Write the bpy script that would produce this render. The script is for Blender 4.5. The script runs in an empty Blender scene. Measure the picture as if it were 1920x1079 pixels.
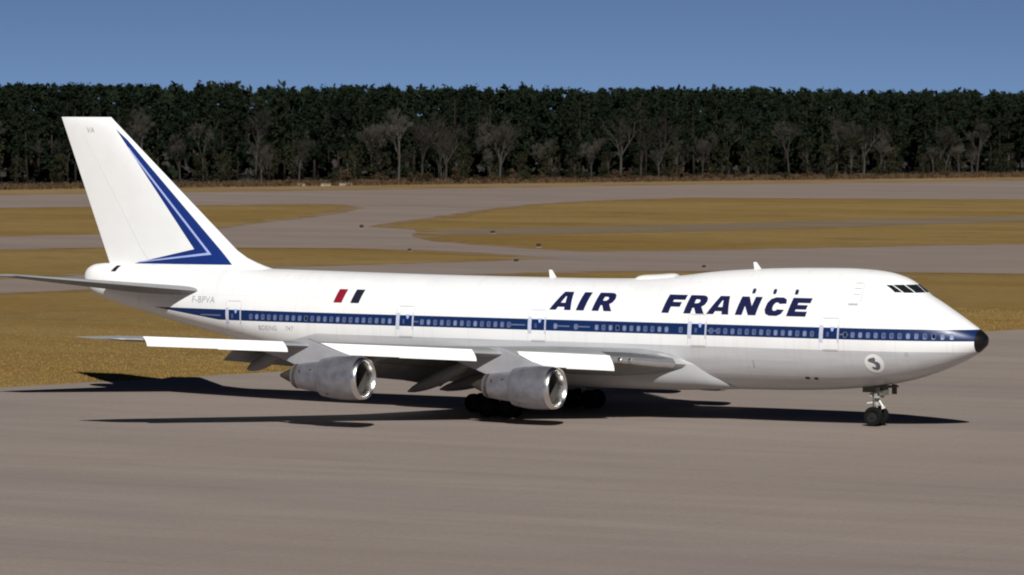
import bpy, bmesh, math, random
import numpy as np
from mathutils import Vector, Matrix
from mathutils.geometry import tessellate_polygon

R = math.radians
scn = bpy.context.scene
COL = scn.collection

# ------------------------------------------------------------------ camera, sky, sun, exposure
CAM = (119.115, -268.416, 20.0365)
PSI, PIT, ROL, FPX = -0.518847, -0.0384143, 0.0037566, 8801.4
_f = Vector((math.sin(PSI) * math.cos(PIT), math.cos(PSI) * math.cos(PIT), math.sin(PIT)))
_r = Vector((math.cos(PSI), -math.sin(PSI), 0))
_u = _r.cross(_f)
_r2 = _r * math.cos(ROL) + _u * math.sin(ROL)
_u2 = -_r * math.sin(ROL) + _u * math.cos(ROL)
cd = bpy.data.cameras.new('camera')
cam = bpy.data.objects.new('camera', cd)
COL.objects.link(cam)
M = Matrix((_r2, _u2, -_f)).transposed().to_4x4()
M.translation = Vector(CAM)
cam.matrix_world = M
cd.sensor_width = 36
cd.lens = FPX / 1920 * 36
cd.clip_start = 1
cd.clip_end = 30000
cd.dof.use_dof = True
cd.dof.focus_distance = 288
cd.dof.aperture_fstop = 1.8
scn.camera = cam

SUN_EL = R(36)
_d = Vector((0.65, -1.0, 0)).normalized()          # horizontal direction towards the sun
SUN_DIR = Vector((_d.x * math.cos(SUN_EL), _d.y * math.cos(SUN_EL), math.sin(SUN_EL)))
w = bpy.data.worlds.new('World')
scn.world = w
w.use_nodes = True
nt = w.node_tree
sky = nt.nodes.new('ShaderNodeTexSky')
sky.sky_type = 'NISHITA'
sky.sun_disc = False
sky.sun_elevation = SUN_EL
sky.sun_rotation = math.atan2(_d.x, _d.y)
sky.altitude = 0
sky.air_density = 0.12
sky.dust_density = 0.0
sky.ozone_density = 2.0
nt.links.new(sky.outputs[0], nt.nodes['Background'].inputs[0])
nt.nodes['Background'].inputs[1].default_value = 0.05
sl = bpy.data.lights.new('sun', 'SUN')
sun = bpy.data.objects.new('sun', sl)
COL.objects.link(sun)
sl.energy = 4.8
sl.angle = R(0.5)
sl.color = (1.0, 0.982, 0.952)
sun.rotation_euler = SUN_DIR.to_track_quat('Z', 'Y').to_euler()
sun.location = (60, -120, 90)
scn.view_settings.view_transform = 'Standard'
scn.view_settings.look = 'None'
scn.view_settings.exposure = 0.0
scn.view_settings.gamma = 1.0
scn.cycles.filter_width = 2.0

# ------------------------------------------------------------------ helpers
def link(o, parent=None):
    COL.objects.link(o)
    if parent is not None:
        o.parent = parent
    return o


def tag(o, label=None, cat=None, group=None, kind=None):
    if label: o['label'] = label
    if cat: o['category'] = cat
    if group: o['group'] = group
    if kind: o['kind'] = kind
    return o


def mesh(name, vs, fs, mats, smooth=False, mi=None, angle=None):
    me = bpy.data.meshes.new(name)
    me.from_pydata([tuple(map(float, v)) for v in vs], [], [tuple(f) for f in fs])
    for m in (mats if isinstance(mats, (list, tuple)) else [mats]):
        me.materials.append(m)
    if mi is not None:
        me.polygons.foreach_set('material_index', mi)
    if smooth:
        me.polygons.foreach_set('use_smooth', [True] * len(me.polygons))
        if angle:
            me.set_sharp_from_angle(angle=R(angle))
    me.update()
    return me


def obj(name, me, parent=None, loc=None, rot=None):
    o = bpy.data.objects.new(name, me)
    link(o, parent)
    if loc is not None: o.location = loc
    if rot is not None: o.rotation_euler = rot
    return o


class MB:
    """collects simple shapes into one mesh"""
    def __init__(s): s.v = []; s.f = []; s.m = []
    def add(s, v, f, m=0):
        b = len(s.v); s.v += [tuple(x) for x in v]; s.f += [tuple(b + i for i in q) for q in f]; s.m += [m] * len(f); return s
    def box(s, c, d, m=0, rot=None):
        vs = []
        for x in (-1, 1):
            for y in (-1, 1):
                for z in (-1, 1):
                    p = Vector((x * d[0] / 2, y * d[1] / 2, z * d[2] / 2))
                    if rot is not None: p = rot @ p
                    vs.append(p + Vector(c))
        return s.add(vs, [(0, 1, 3, 2), (4, 6, 7, 5), (0, 4, 5, 1), (2, 3, 7, 6), (0, 2, 6, 4), (1, 5, 7, 3)], m)
    def tube(s, pts, rad, n=8, m=0, cap=True):
        pts = [Vector(p) for p in pts]
        if not isinstance(rad, (list, tuple)): rad = [rad] * len(pts)
        vs = []; fs = []
        for i, p in enumerate(pts):
            t = (pts[min(i + 1, len(pts) - 1)] - pts[max(i - 1, 0)]).normalized()
            a = t.cross(Vector((0, 0, 1)) if abs(t.z) < .9 else Vector((1, 0, 0))).normalized(); b = t.cross(a)
            for k in range(n):
                q = 2 * math.pi * k / n
                vs.append(p + (a * math.cos(q) + b * math.sin(q)) * rad[i])
        for i in range(len(pts) - 1):
            for k in range(n):
                fs.append((i * n + k, i * n + (k + 1) % n, (i + 1) * n + (k + 1) % n, (i + 1) * n + k))
        if cap:
            fs.append(tuple(range(n))[::-1]); fs.append(tuple((len(pts) - 1) * n + k for k in range(n)))
        return s.add(vs, fs, m)
    def lathe(s, prof, axis='x', n=32, c=(0, 0, 0), m=0, close=False):
        """prof: list of (along, radius)"""
        vs = []; fs = []
        for a, r in prof:
            for k in range(n):
                q = 2 * math.pi * k / n
                y, z = r * math.cos(q), r * math.sin(q)
                vs.append((c[0] + a, c[1] + y, c[2] + z) if axis == 'x' else (c[0] + y, c[1] + a, c[2] + z) if axis == 'y' else (c[0] + y, c[1] + z, c[2] + a))
        L = len(prof)
        for i in range(L - 1 if not close else L):
            j = (i + 1) % L
            for k in range(n):
                fs.append((i * n + k, i * n + (k + 1) % n, j * n + (k + 1) % n, j * n + k))
        return s.add(vs, fs, m)
    def build(s, name, mats, parent=None, smooth=False, angle=40, **k):
        return obj(name, mesh(name, s.v, s.f, mats, smooth, s.m, angle if smooth else None), parent, **k)


def pchip(pts):
    x = np.array([p[0] for p in pts], float); y = np.array([p[1] for p in pts], float)
    h = np.diff(x); d = np.diff(y) / h
    m = np.zeros(len(x)); m[0] = d[0]; m[-1] = d[-1]
    for i in range(1, len(x) - 1):
        if d[i - 1] * d[i] > 0:
            w1 = 2 * h[i] + h[i - 1]; w2 = h[i] + 2 * h[i - 1]
            m[i] = (w1 + w2) / (w1 / d[i - 1] + w2 / d[i])
    def f(t):
        t = min(max(t, x[0]), x[-1]); i = min(int(np.searchsorted(x, t, 'right')) - 1, len(x) - 2); i = max(i, 0)
        u = (t - x[i]) / h[i]
        return float((2 * u**3 - 3 * u**2 + 1) * y[i] + (u**3 - 2 * u**2 + u) * h[i] * m[i] + (-2 * u**3 + 3 * u**2) * y[i + 1] + (u**3 - u**2) * h[i] * m[i + 1])
    return f


# ------------------------------------------------------------------ materials
class NT:
    def __init__(s, name):
        s.mat = bpy.data.materials.new(name); s.mat.use_nodes = True
        s.t = s.mat.node_tree; s.b = s.t.nodes['Principled BSDF']; s._oc = None
    def n(s, t, **k):
        q = s.t.nodes.new(t)
        for a, v in k.items(): setattr(q, a, v)
        return q
    def l(s, a, b): s.t.links.new(a, b)
    def put(s, sock, v):
        if isinstance(v, bpy.types.NodeSocket): s.l(v, sock)
        elif isinstance(v, (tuple, list)) and len(v) == 3 and sock.type == 'RGBA': sock.default_value = (*v, 1)
        else: sock.default_value = v
    def oc(s):
        if s._oc is None: s._oc = s.n('ShaderNodeTexCoord').outputs['Object']
        return s._oc
    def xyz(s):
        q = s.n('ShaderNodeSeparateXYZ'); s.l(s.oc(), q.inputs[0]); return q.outputs
    def math(s, op, a, b=0.0, c=None):
        q = s.n('ShaderNodeMath', operation=op); s.put(q.inputs[0], a); s.put(q.inputs[1], b)
        if c is not None: s.put(q.inputs[2], c)
        return q.outputs[0]
    def mapped(s, scale=(1, 1, 1), rot=(0, 0, 0)):
        q = s.n('ShaderNodeMapping'); s.l(s.oc(), q.inputs[0]); q.inputs['Scale'].default_value = scale; q.inputs['Rotation'].default_value = rot
        return q.outputs[0]
    def noise(s, scale, detail=4, vec=None, rough=.55):
        q = s.n('ShaderNodeTexNoise'); s.l(vec if vec is not None else s.oc(), q.inputs['Vector'])
        q.inputs['Scale'].default_value = scale; q.inputs['Detail'].default_value = detail; q.inputs['Roughness'].default_value = rough
        return q.outputs[0]
    def ramp(s, fac, stops):
        q = s.n('ShaderNodeValToRGB'); s.put(q.inputs[0], fac)
        el = q.color_ramp.elements
        while len(el) < len(stops): el.new(.5)
        for e, (p, c) in zip(el, stops): e.position = p; e.color = (*c, 1) if len(c) == 3 else c
        return q.outputs[0]
    def mix(s, fac, a, b, mode='MIX'):
        q = s.n('ShaderNodeMix', data_type='RGBA', blend_type=mode)
        s.put(q.inputs[0], fac); s.put(q.inputs[6], a); s.put(q.inputs[7], b); return q.outputs[2]
    def bump(s, h, strength=.3, dist=.05):
        q = s.n('ShaderNodeBump'); q.inputs['Strength'].default_value = strength; q.inputs['Distance'].default_value = dist
        s.l(h, q.inputs['Height']); s.l(q.outputs[0], s.b.inputs['Normal'])
    def out(s, col=None, rough=None, metal=None, spec=None, coat=None):
        if col is not None: s.put(s.b.inputs['Base Color'], col)
        if rough is not None: s.put(s.b.inputs['Roughness'], rough)
        if metal is not None: s.put(s.b.inputs['Metallic'], metal)
        if spec is not None: s.b.inputs['Specular IOR Level'].default_value = spec
        if coat is not None: s.b.inputs['Coat Weight'].default_value = coat; s.b.inputs['Coat Roughness'].default_value = .12
        return s.mat


def plain(name, col, rough=.5, metal=0, var=.12, sc=3.0, spec=None, coat=None):
    m = NT(name)
    n = m.noise(sc, 5)
    lo = tuple(c * (1 - var) for c in col); hi = tuple(min(1, c * (1 + var)) for c in col)
    return m.out(m.ramp(n, [(.3, lo), (.7, hi)]), rough, metal, spec, coat)


WHITE = (.80, .80, .79)
BLUE = (.005, .021, .090)
M_white = plain('white_paint', WHITE, .32, 0, .03, .6, coat=.3)
M_grey = plain('grey_paint', (.34, .345, .36), .42, 0, .10, .5)
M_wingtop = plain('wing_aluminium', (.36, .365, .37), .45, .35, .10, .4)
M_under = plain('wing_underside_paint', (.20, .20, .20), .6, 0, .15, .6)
M_blue = plain('blue_paint', (.007, .026, .16), .35, 0, .06, 1)
M_letter = plain('letter_blue_paint', (.008, .010, .055), .4, 0, .05, 1)
M_pale = plain('pale_blue_paint', (.35, .42, .72), .4, 0, .04, 1)
M_red = plain('red_paint', (.24, .008, .022), .4, 0, .05, 1)
M_navy = plain('navy_paint', (.012, .013, .03), .4, 0, .05, 1)
M_mark = plain('grey_marking', (.42, .42, .43), .5, 0, .05, 2)
M_dark = plain('dark_rubber', (.009, .009, .009), .85, 0, .2, 6, spec=.1)
M_black = plain('black_paint', (.01, .01, .012), .45, 0, .1, 2)
M_metal = plain('bare_metal', (.30, .30, .335), .36, .7, .25, 1.3)
M_lip = plain('polished_metal', (.82, .81, .79), .26, 1, .03, 1)
M_hot = plain('scorched_metal', (.10, .085, .07), .5, .6, .3, 2)
M_fan = plain('fan_metal', (.12, .11, .10), .4, .5, .2, 3)
M_glass = plain('cockpit_glass', (.012, .014, .016), .08, 0, .1, 2)
M_pane = plain('cabin_pane', (.07, .09, .18), .15, 0, .2, 2)
M_rim = plain('window_rim', (.12, .15, .27), .4, .1, .1, 4)
M_strut = plain('gear_grey', (.42, .41, .38), .5, .2, .15, 3)
M_gearwhite = plain('gear_white', (.70, .69, .64), .5, 0, .1, 3)
M_hub = plain('wheel_hub', (.022, .022, .022), .7, .1, .2, 4, spec=.15)
M_bay = plain('gear_bay_green', (.08, .085, .06), .7, 0, .2, 2)


def livery():
    m = NT('fuselage_paint')
    X, Y, Z = m.xyz()
    s = m.math('MULTIPLY', X, -1)
    tail = m.math('MULTIPLY_ADD', m.math('SUBTRACT', s, 55.6), .122, 5.57)
    zb = m.math('MAXIMUM', tail, 5.57)
    stripe = m.math('MULTIPLY', m.math('GREATER_THAN', Z, zb), m.math('LESS_THAN', Z, 6.29))
    low = m.math('LESS_THAN', Z, m.math('MULTIPLY_ADD', m.math('MAXIMUM', m.math('SUBTRACT', s, 47.5), 0), -.25, 4.88))
    nose = m.math('LESS_THAN', s, m.math('MULTIPLY_ADD', m.math('SUBTRACT', Z, 5.6), -.06, .55))
    n = m.noise(.35, 5); n2 = m.noise(1, 5, m.mapped((.15, 1, 2.2)))
    drip = m.noise(1, 5, m.mapped((2.2, 1, .12)))
    white = m.ramp(n, [(.25, (.75, .75, .745)), (.75, (.82, .82, .815))])
    grey = m.ramp(n2, [(.25, (.52, .53, .55)), (.75, (.66, .665, .68))])
    c = m.mix(low, white, grey)
    # skin joints: hoops every few metres and lengthwise laps
    fr = m.math('ABSOLUTE', m.math('SUBTRACT', m.math('FRACT', m.math('MULTIPLY', s, .295)), .5))
    lp = m.math('ABSOLUTE', m.math('SUBTRACT', m.math('FRACT', m.math('MULTIPLY', Z, .62)), .5))
    seam = m.math('MAXIMUM', m.math('LESS_THAN', fr, .006), m.math('LESS_THAN', lp, .008))
    c = m.mix(m.math('MULTIPLY', seam, .16), c, (.25, .25, .26))
    c = m.mix(m.ramp(drip, [(.55, (0,) * 3), (.78, (.16,) * 3)]), c, (.36, .34, .31))
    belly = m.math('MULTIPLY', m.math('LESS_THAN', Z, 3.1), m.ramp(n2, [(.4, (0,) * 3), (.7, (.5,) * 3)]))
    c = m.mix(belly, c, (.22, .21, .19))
    c = m.mix(stripe, c, BLUE)
    c = m.mix(nose, c, (.006, .006, .007))
    ro = m.ramp(n2, [(.2, (.26,) * 3), (.8, (.46,) * 3)])
    return m.out(c, ro, m.math('MULTIPLY', low, .2), spec=.35)


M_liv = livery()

STREAK = PSI      # the ground's wear runs across the field


def paved(name, lo, hi, warm, joints=0.0):
    m = NT(name)
    v = m.mapped((.06, .30, 1), (0, 0, STREAK))
    big = m.noise(1.0, 6, v, .6)
    broad = m.noise(.02, 3)
    fine = m.noise(3.5, 5, None, .7)
    c = m.ramp(big, [(.28, lo), (.72, hi)])
    huge = m.noise(1.0, 4, m.mapped((.006, .045, 1), (0, 0, STREAK)))
    c = m.mix(.5, c, m.ramp(huge, [(.3, (.36, .35, .36)), (.7, (.64, .63, .60))]), 'OVERLAY')
    c = m.mix(m.math('MULTIPLY', m.ramp(broad, [(.35, (0,) * 3), (.7, (1,) * 3)]), .55), c, warm)
    st = m.noise(1.0, 4, m.mapped((.07, .9, 1), (0, 0, STREAK + .06)))
    c = m.mix(m.ramp(st, [(.64, (0,) * 3), (.74, (.35,) * 3)]), c, tuple(q * .55 for q in lo))
    c = m.mix(.35, c, m.ramp(fine, [(.3, (.12, .11, .10)), (.7, (.42, .39, .36))]), 'OVERLAY')
    if joints:      # poured slabs with sealed joints, each slab a shade of its own
        X, Y, Z = m.xyz()
        a = m.math('FRACT', m.math('DIVIDE', m.math('MULTIPLY_ADD', Y, .12, X), 7.6)); b = m.math('FRACT', m.math('DIVIDE', m.math('MULTIPLY_ADD', X, -.12, Y), 7.6))
        ln = m.math('MAXIMUM', m.math('LESS_THAN', a, .010), m.math('LESS_THAN', b, .016))
        c = m.mix(m.math('MULTIPLY', ln, joints), c, (.06, .05, .045))
        oil = m.noise(.11, 6, None, .68)
        c = m.mix(m.ramp(oil, [(.62, (0,) * 3), (.78, (.28,) * 3)]), c, tuple(q * .45 for q in lo))
    m.bump(fine, .25, .02)
    return m.out(c, .92, 0, .25)


M_apron = paved('apron_concrete', (.285, .240, .213), (.345, .297, .268), (.320, .262, .224), .16)
M_runway = paved('runway_concrete', (.235, .192, .165), (.315, .262, .230), (.275, .215, .175))
def shoulder():
    m = NT('grassy_shoulder')
    a = m.noise(1, 6, m.mapped((.05, .16, 1), (0, 0, STREAK)), .7)
    b = m.noise(.9, 5, None, .7)
    c = m.ramp(a, [(.36, (.17, .095, .027)), (.47, (.20, .125, .05)), (.56, (.22, .165, .105)), (.7, (.25, .20, .15))])
    c = m.mix(.4, c, m.ramp(b, [(.3, (.35,) * 3), (.7, (.62,) * 3)]), 'OVERLAY')
    return m.out(c, .95, 0, .1)


M_should = shoulder()
M_strip = paved('worn_strip', (.185, .140, .088), (.25, .195, .135), (.20, .140, .075))


def grass(name, stops, pale=(.27, .185, .075), dull=(.125, .075, .028)):
    m = NT(name)
    a = m.noise(1, 7, m.mapped((.012, .055, 1), (0, 0, STREAK)), .68)
    b = m.noise(.6, 6, None, .7)
    c = m.ramp(a, stops)
    big = m.noise(1, 5, m.mapped((.007, .022, 1), (0, 0, STREAK + .1)), .6)
    c = m.mix(m.ramp(big, [(.40, (0,) * 3), (.62, (.65,) * 3)]), c, pale)
    c = m.mix(m.ramp(m.noise(.045, 6, None, .7), [(.52, (0,) * 3), (.68, (.55,) * 3)]), c, dull)
    c = m.mix(.55, c, m.ramp(b, [(.3, (.34, .34, .32)), (.7, (.64, .62, .6))]), 'OVERLAY')
    m.bump(b, .6, .10)
    return m.out(c, .95, 0, .1)


M_grass = grass('dry_grass', [(.22, (.125, .072, .021)), (.40, (.205, .122, .034)), (.56, (.205, .142, .046)), (.66, (.26, .162, .052)), (.80, (.33, .22, .095))])
M_verge = grass('scrub_ground', [(.25, (.12, .062, .025)), (.45, (.20, .125, .060)), (.6, (.28, .195, .115)), (.8, (.32, .24, .16))])


def leafmat(name, a, b, tr=.0):
    m = NT(name)
    oi = m.n('ShaderNodeObjectInfo').outputs['Random']
    n = m.noise(.35, 3)
    f = m.math('MULTIPLY_ADD', oi, .5, m.math('MULTIPLY', n, .6))
    return m.out(m.ramp(f, [(.2, a), (.85, b)]), .9, 0, .08)


M_pine = leafmat('pine_needles', (.006, .011, .006), (.013, .020, .010))
M_oak = leafmat('oak_leaves', (.012, .015, .007), (.030, .030, .015))
M_brush = leafmat('brown_brush', (.035, .022, .012), (.085, .055, .030))
M_bark = leafmat('grey_bark', (.026, .023, .020), (.070, .064, .055))
M_trunk = leafmat('pine_bark', (.016, .012, .010), (.035, .028, .022))
M_twig = leafmat('bare_twigs', (.030, .027, .022), (.072, .066, .056))
M_blade = leafmat('grass_blades', (.20, .124, .036), (.30, .190, .062))

# ------------------------------------------------------------------ ground, seen through the camera model to get metres
C0 = Vector(CAM)


def gnd(u, v):
    d = _f + _r2 * ((u - 960) / FPX) - _u2 * ((v - 539.5) / FPX)
    t = -C0.z / d.z
    p = C0 + d * t
    return (p.x, p.y)


def sheet(name, pts, z, mat):
    me = mesh(name, [(x, y, z) for x, y in pts], [tuple(range(len(pts)))], mat)
    if me.polygons[0].normal.z < 0: me.flip_normals()
    return tag(obj(name, me), kind='structure')


Gs = 9000
sheet('grass_field', [(-Gs, -Gs), (Gs, -Gs), (Gs, Gs), (-Gs, Gs)], -.05, M_grass)


def lerp2(a, b, t): return (a[0] + (b[0] - a[0]) * t, a[1] + (b[1] - a[1]) * t)


def wob(pts, amp, seed, n=10):
    """breaks a long edge into an uneven one"""
    rr = random.Random(seed); out = []
    for a, b in zip(pts[:-1], pts[1:]):
        for k in range(n):
            p = lerp2(a, b, k / n); out.append((p[0] + rr.uniform(-amp, amp), p[1] + rr.uniform(-amp, amp)))
    return out + [pts[-1]]


e0, e1 = Vector(gnd(0, 727)), Vector(gnd(1850, 622))
ed = (e1 - e0).normalized(); en = Vector((ed.y, -ed.x))
if en.dot(Vector((C0.x, C0.y)) - e0) < 0: en = -en
AP0, AP1 = e0 - ed * 500, e1 + ed * 400
edge = wob([tuple(e0 - ed * 60), tuple(e0 + (e1 - e0) * .5), tuple(e1 + ed * 40)], .12, 3, 60)
sheet('apron', [tuple(AP0)] + edge + [tuple(AP1), tuple(AP1 + en * 900), tuple(AP0 + en * 900)], 0.0, M_apron)


def px(l): return [gnd(*p) for p in l]


RUN = px([(-500, 376), (0, 366), (640, 357), (1280, 347), (1920, 339), (2400, 333), (2400, 378), (1910, 374), (1600, 372.5), (1280, 371),
                    (1090, 377), (1000, 383), (930, 390), (860, 400), (790, 410), (718, 420), (690, 426), (780, 431), (775, 446), (830, 455), (900, 461), (1000, 467), (1100, 472), (1280, 471), (1500, 466), (1910, 458), (2400, 447),
                    (2400, 516), (1900, 513), (1500, 508), (1100, 508), (900, 514), (700, 520), (300, 536), (0, 549), (-400, 565), (-400, 541), (0, 524), (300, 511), (640, 498), (900, 491), (1040, 484),
                    (900, 474), (770, 468), (640, 465), (420, 464), (190, 464), (0, 467), (-400, 472), (-400, 448), (0, 444), (190, 440), (330, 434), (420, 428), (520, 415), (600, 406), (650, 398), (680, 390), (640, 383), (560, 383), (300, 386), (0, 390), (-500, 397)])


def grow_out(pts, d, seed, amp):
    """outline pushed outward by d metres, with an uneven edge"""
    rr = random.Random(seed); n = len(pts)
    area = sum(pts[k][0] * pts[(k + 1) % n][1] - pts[(k + 1) % n][0] * pts[k][1] for k in range(n))
    sg = 1 if area > 0 else -1; out = []
    fine = []
    for k in range(n):
        a, b = pts[k], pts[(k + 1) % n]; L = math.dist(a, b); c = max(1, min(40, int(L / 6)))
        fine += [lerp2(a, b, q / c) for q in range(c)]
    n = len(fine)
    for k in range(n):
        a, p, b = fine[k - 1], fine[k], fine[(k + 1) % n]; tx, ty = b[0] - a[0], b[1] - a[1]; L = math.hypot(tx, ty) or 1
        e = d + rr.uniform(-amp, amp); out.append((p[0] + sg * ty / L * e, p[1] - sg * tx / L * e))
    return out


sheet('runway_shoulder', grow_out(RUN, 4.0, 2, 2.2), -.026, M_should)
sheet('runway', grow_out(RUN, 0, 1, .5), -.020, M_runway)
sheet('side_strip', px([(700, 431), (1000, 427.5), (1280, 421.5), (1600, 412), (1910, 405), (2400, 391), (2400, 401), (1910, 415), (1600, 425), (1280, 434), (900, 441), (760, 441)]), -.032, M_strip)
TL, TR = Vector(gnd(-300, 353)), Vector(gnd(2250, 323))
sheet('scrub_verge', px([(-500, 375), (0, 364.5), (640, 355.5), (1280, 345.5), (1920, 337.5), (2400, 331.5), (2400, 300), (960, 300), (-500, 310)]), -.036, M_verge)

# ------------------------------------------------------------------ the airliner: shape functions (s = metres behind the nose tip)
zt = pchip([(0, 5.60), (.06, 5.86), (.25, 6.06), (.7, 6.36), (1.3, 6.74), (2.4, 7.42), (3.5, 8.08), (4.15, 8.44), (4.6, 8.80), (5.2, 9.22), (5.9, 9.52), (6.8, 9.74), (8, 9.87), (9.6, 9.93), (11.6, 9.91), (14, 9.85), (16.3, 9.74),
            (18.9, 9.54), (21.2, 9.26), (23.5, 9.04), (26, 8.94), (31, 8.89), (38, 8.89), (47, 8.95), (54, 9.02), (62, 9.1), (66.5, 9.14), (67.4, 9.05), (68.0, 8.75), (68.3, 8.2)])
zb = pchip([(0, 5.60), (.06, 5.33), (.25, 5.12), (.7, 4.76), (1.3, 4.42), (2, 4.08), (3.4, 3.52), (4.9, 3.04), (6.4, 2.70), (7.9, 2.47), (10.8, 2.20), (13.8, 2.08), (18, 2.03), (43, 2.03), (45.5, 2.20), (48, 2.62), (51, 3.22), (55, 4.12), (59, 4.94), (62.5, 5.72), (65.5, 6.42), (67.3, 6.95), (68.0, 7.45), (68.3, 8.2)])
ww = pchip([(0, 0.001), (.06, .30), (.25, .58), (.7, .98), (1.3, 1.36), (2.4, 1.90), (3.8, 2.40), (5.5, 2.80), (7.5, 3.06), (9.5, 3.18), (12, 3.25), (43, 3.25), (47, 3.19), (50, 3.06), (53, 2.82), (56, 2.48), (59, 2.08), (62, 1.68), (65, 1.26), (67.2, .86), (68.0, .52), (68.3, .001)])
ru = pchip([(0, .2), (2, 1.1), (4, 1.6), (6, 2.0), (9, 2.25), (16, 2.35), (26, 2.35), (68.3, .6)])


def section(s):
    t, b, wd = zt(s), zb(s), ww(s)
    m = min(t, 8.9 + max(0, s - 30) * .006) if s < 66 else t
    if s < 12: c = 5.6 - .12 * min(1, s / 6)
    elif s < 43: c = 5.48
    else:
        k = (s - 43) / 25.3; c = 5.48 * (1 - k) + ((t + b) / 2) * k
    c = min(max(c, b + .002), m - .002)
    return t, b, wd, m, c, ru(s)


def hw(s, z, sec=None):
    t, b, wd, m, c, r_ = sec or section(s)
    if z >= t or z <= b: return 0.0
    if z < c:
        return wd * max(0, 1 - ((c - z) / (c - b)) ** 2.1) ** (1 / 2.1)
    y1 = wd * math.sqrt(max(0, 1 - ((z - c) / (m - c)) ** 2)) if z < m else 0
    r2 = min(r_, (t - b) / 2, wd * .8); zu = t - r2
    y2 = math.sqrt(max(0, 1 - ((z - zu) / r2) ** 2)) * r2 if z > zu else 0
    if z <= zu: y2 = r2 * max(0, 1 - ((zu - z) / 2.2) ** 2)
    p = 7
    return (y1 ** p + y2 ** p) ** (1 / p)


def on_fus(s, z, off=0.0, side=-1):
    """a point on the starboard (side -1) skin with an outward offset"""
    y = hw(s, z); e = .03
    dys = (hw(s + e, z) - hw(s - e, z)) / (2 * e); dyz = (hw(s, z + e) - hw(s, z - e)) / (2 * e)
    n = Vector((dys, 1.0, -dyz)); n.normalize()       # in (x=-s, outward y, z)
    return Vector((-s + n.x * off, side * (y + n.y * off), z + n.z * off))


ROOT = bpy.data.objects.new('airliner', None)
link(ROOT)
ROOT.location = (-33, 0, 0)
ROOT.empty_display_size = 3
tag(ROOT, 'white four-engined jumbo jet with a blue window stripe standing on the apron', 'airliner')
OFF = Vector((33, 0, 0))


def part(name, me, parent=ROOT):
    o = obj(name, me, parent)
    if parent is ROOT: o.location = OFF
    return o


def empty_part(name):
    o = bpy.data.objects.new(name, None); link(o, ROOT); o.location = OFF; o.empty_display_size = 1
    return o


# fuselage loft
ss = sorted(set([0.004, .02, .05, .1, .16, .25, .36, .5] + [round(.65 + .15 * k, 3) for k in range(50)] + [8.2 + .4 * k for k in range(45)] + [26.5 + 1.0 * k for k in range(17)] + [43.2 + .5 * k for k in range(48)] + [67.2, 67.4, 67.6, 67.8, 67.95, 68.08, 68.17, 68.24, 68.28]))
NH = 56
vs = []; fs = []
for s in ss:
    sec = section(s); t, b = sec[0], sec[1]
    ring = []
    for k in range(NH + 1):
        z = (t + b) / 2 - (t - b) / 2 * math.cos(math.pi * k / NH)
        y = hw(s, z, sec) if 0 < k < NH else 0
        ring.append((y, z))
    for y, z in ring: vs.append((-s, -y, z))
    for y, z in ring[-2:0:-1]: vs.append((-s, y, z))
NR = 2 * NH
for i in range(len(ss) - 1):
    for k in range(NR):
        fs.append((i * NR + k, i * NR + (k + 1) % NR, (i + 1) * NR + (k + 1) % NR, (i + 1) * NR + k))
fs.append(tuple(range(NR))[::-1]); fs.append(tuple((len(ss) - 1) * NR + k for k in range(NR)))
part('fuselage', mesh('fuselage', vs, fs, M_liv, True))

# belly fairing
fw = pchip([(15.8, .4), (17.0, 1.5), (19.5, 2.95), (22, 3.42), (36, 3.45), (39, 3.1), (41.5, 2.2), (43, .5)])
fb = pchip([(15.8, 2.12), (18, 2.0), (22, 1.86), (36, 1.84), (40, 1.92), (43, 2.1)])
ft = pchip([(15.8, 2.3), (17.2, 3.1), (19.5, 4.55), (22, 4.7), (36, 4.5), (40, 3.6), (43, 2.4)])
vs = []; fs = []; NF = 40; fsx = [15.8 + .68 * k for k in range(41)]
for s in fsx:
    a, b, t = fw(s), fb(s), ft(s); c = (b * .35 + t * .65)
    for k in range(NF):
        q = 2 * math.pi * k / NF; cy, cz = math.cos(q), math.sin(q)
        e = .62
        y = a * math.copysign(abs(cy) ** e, cy); z = c + ((t - c) if cz > 0 else (c - b)) * math.copysign(abs(cz) ** (e if cz < 0 else 1), cz)
        vs.append((-s, y, z))
for i in range(len(fsx) - 1):
    for k in range(NF): fs.append((i * NF + k, (i + 1) * NF + k, (i + 1) * NF + (k + 1) % NF, i * NF + (k + 1) % NF))
fs.append(tuple(range(NF))); fs.append(tuple((len(fsx) - 1) * NF + k for k in range(NF))[::-1])
part('belly_fairing', mesh('belly_fairing', vs, fs, plain('fairing_paint', (.37, .375, .38), .38, 0, .06, .4), True, angle=60))


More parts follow.
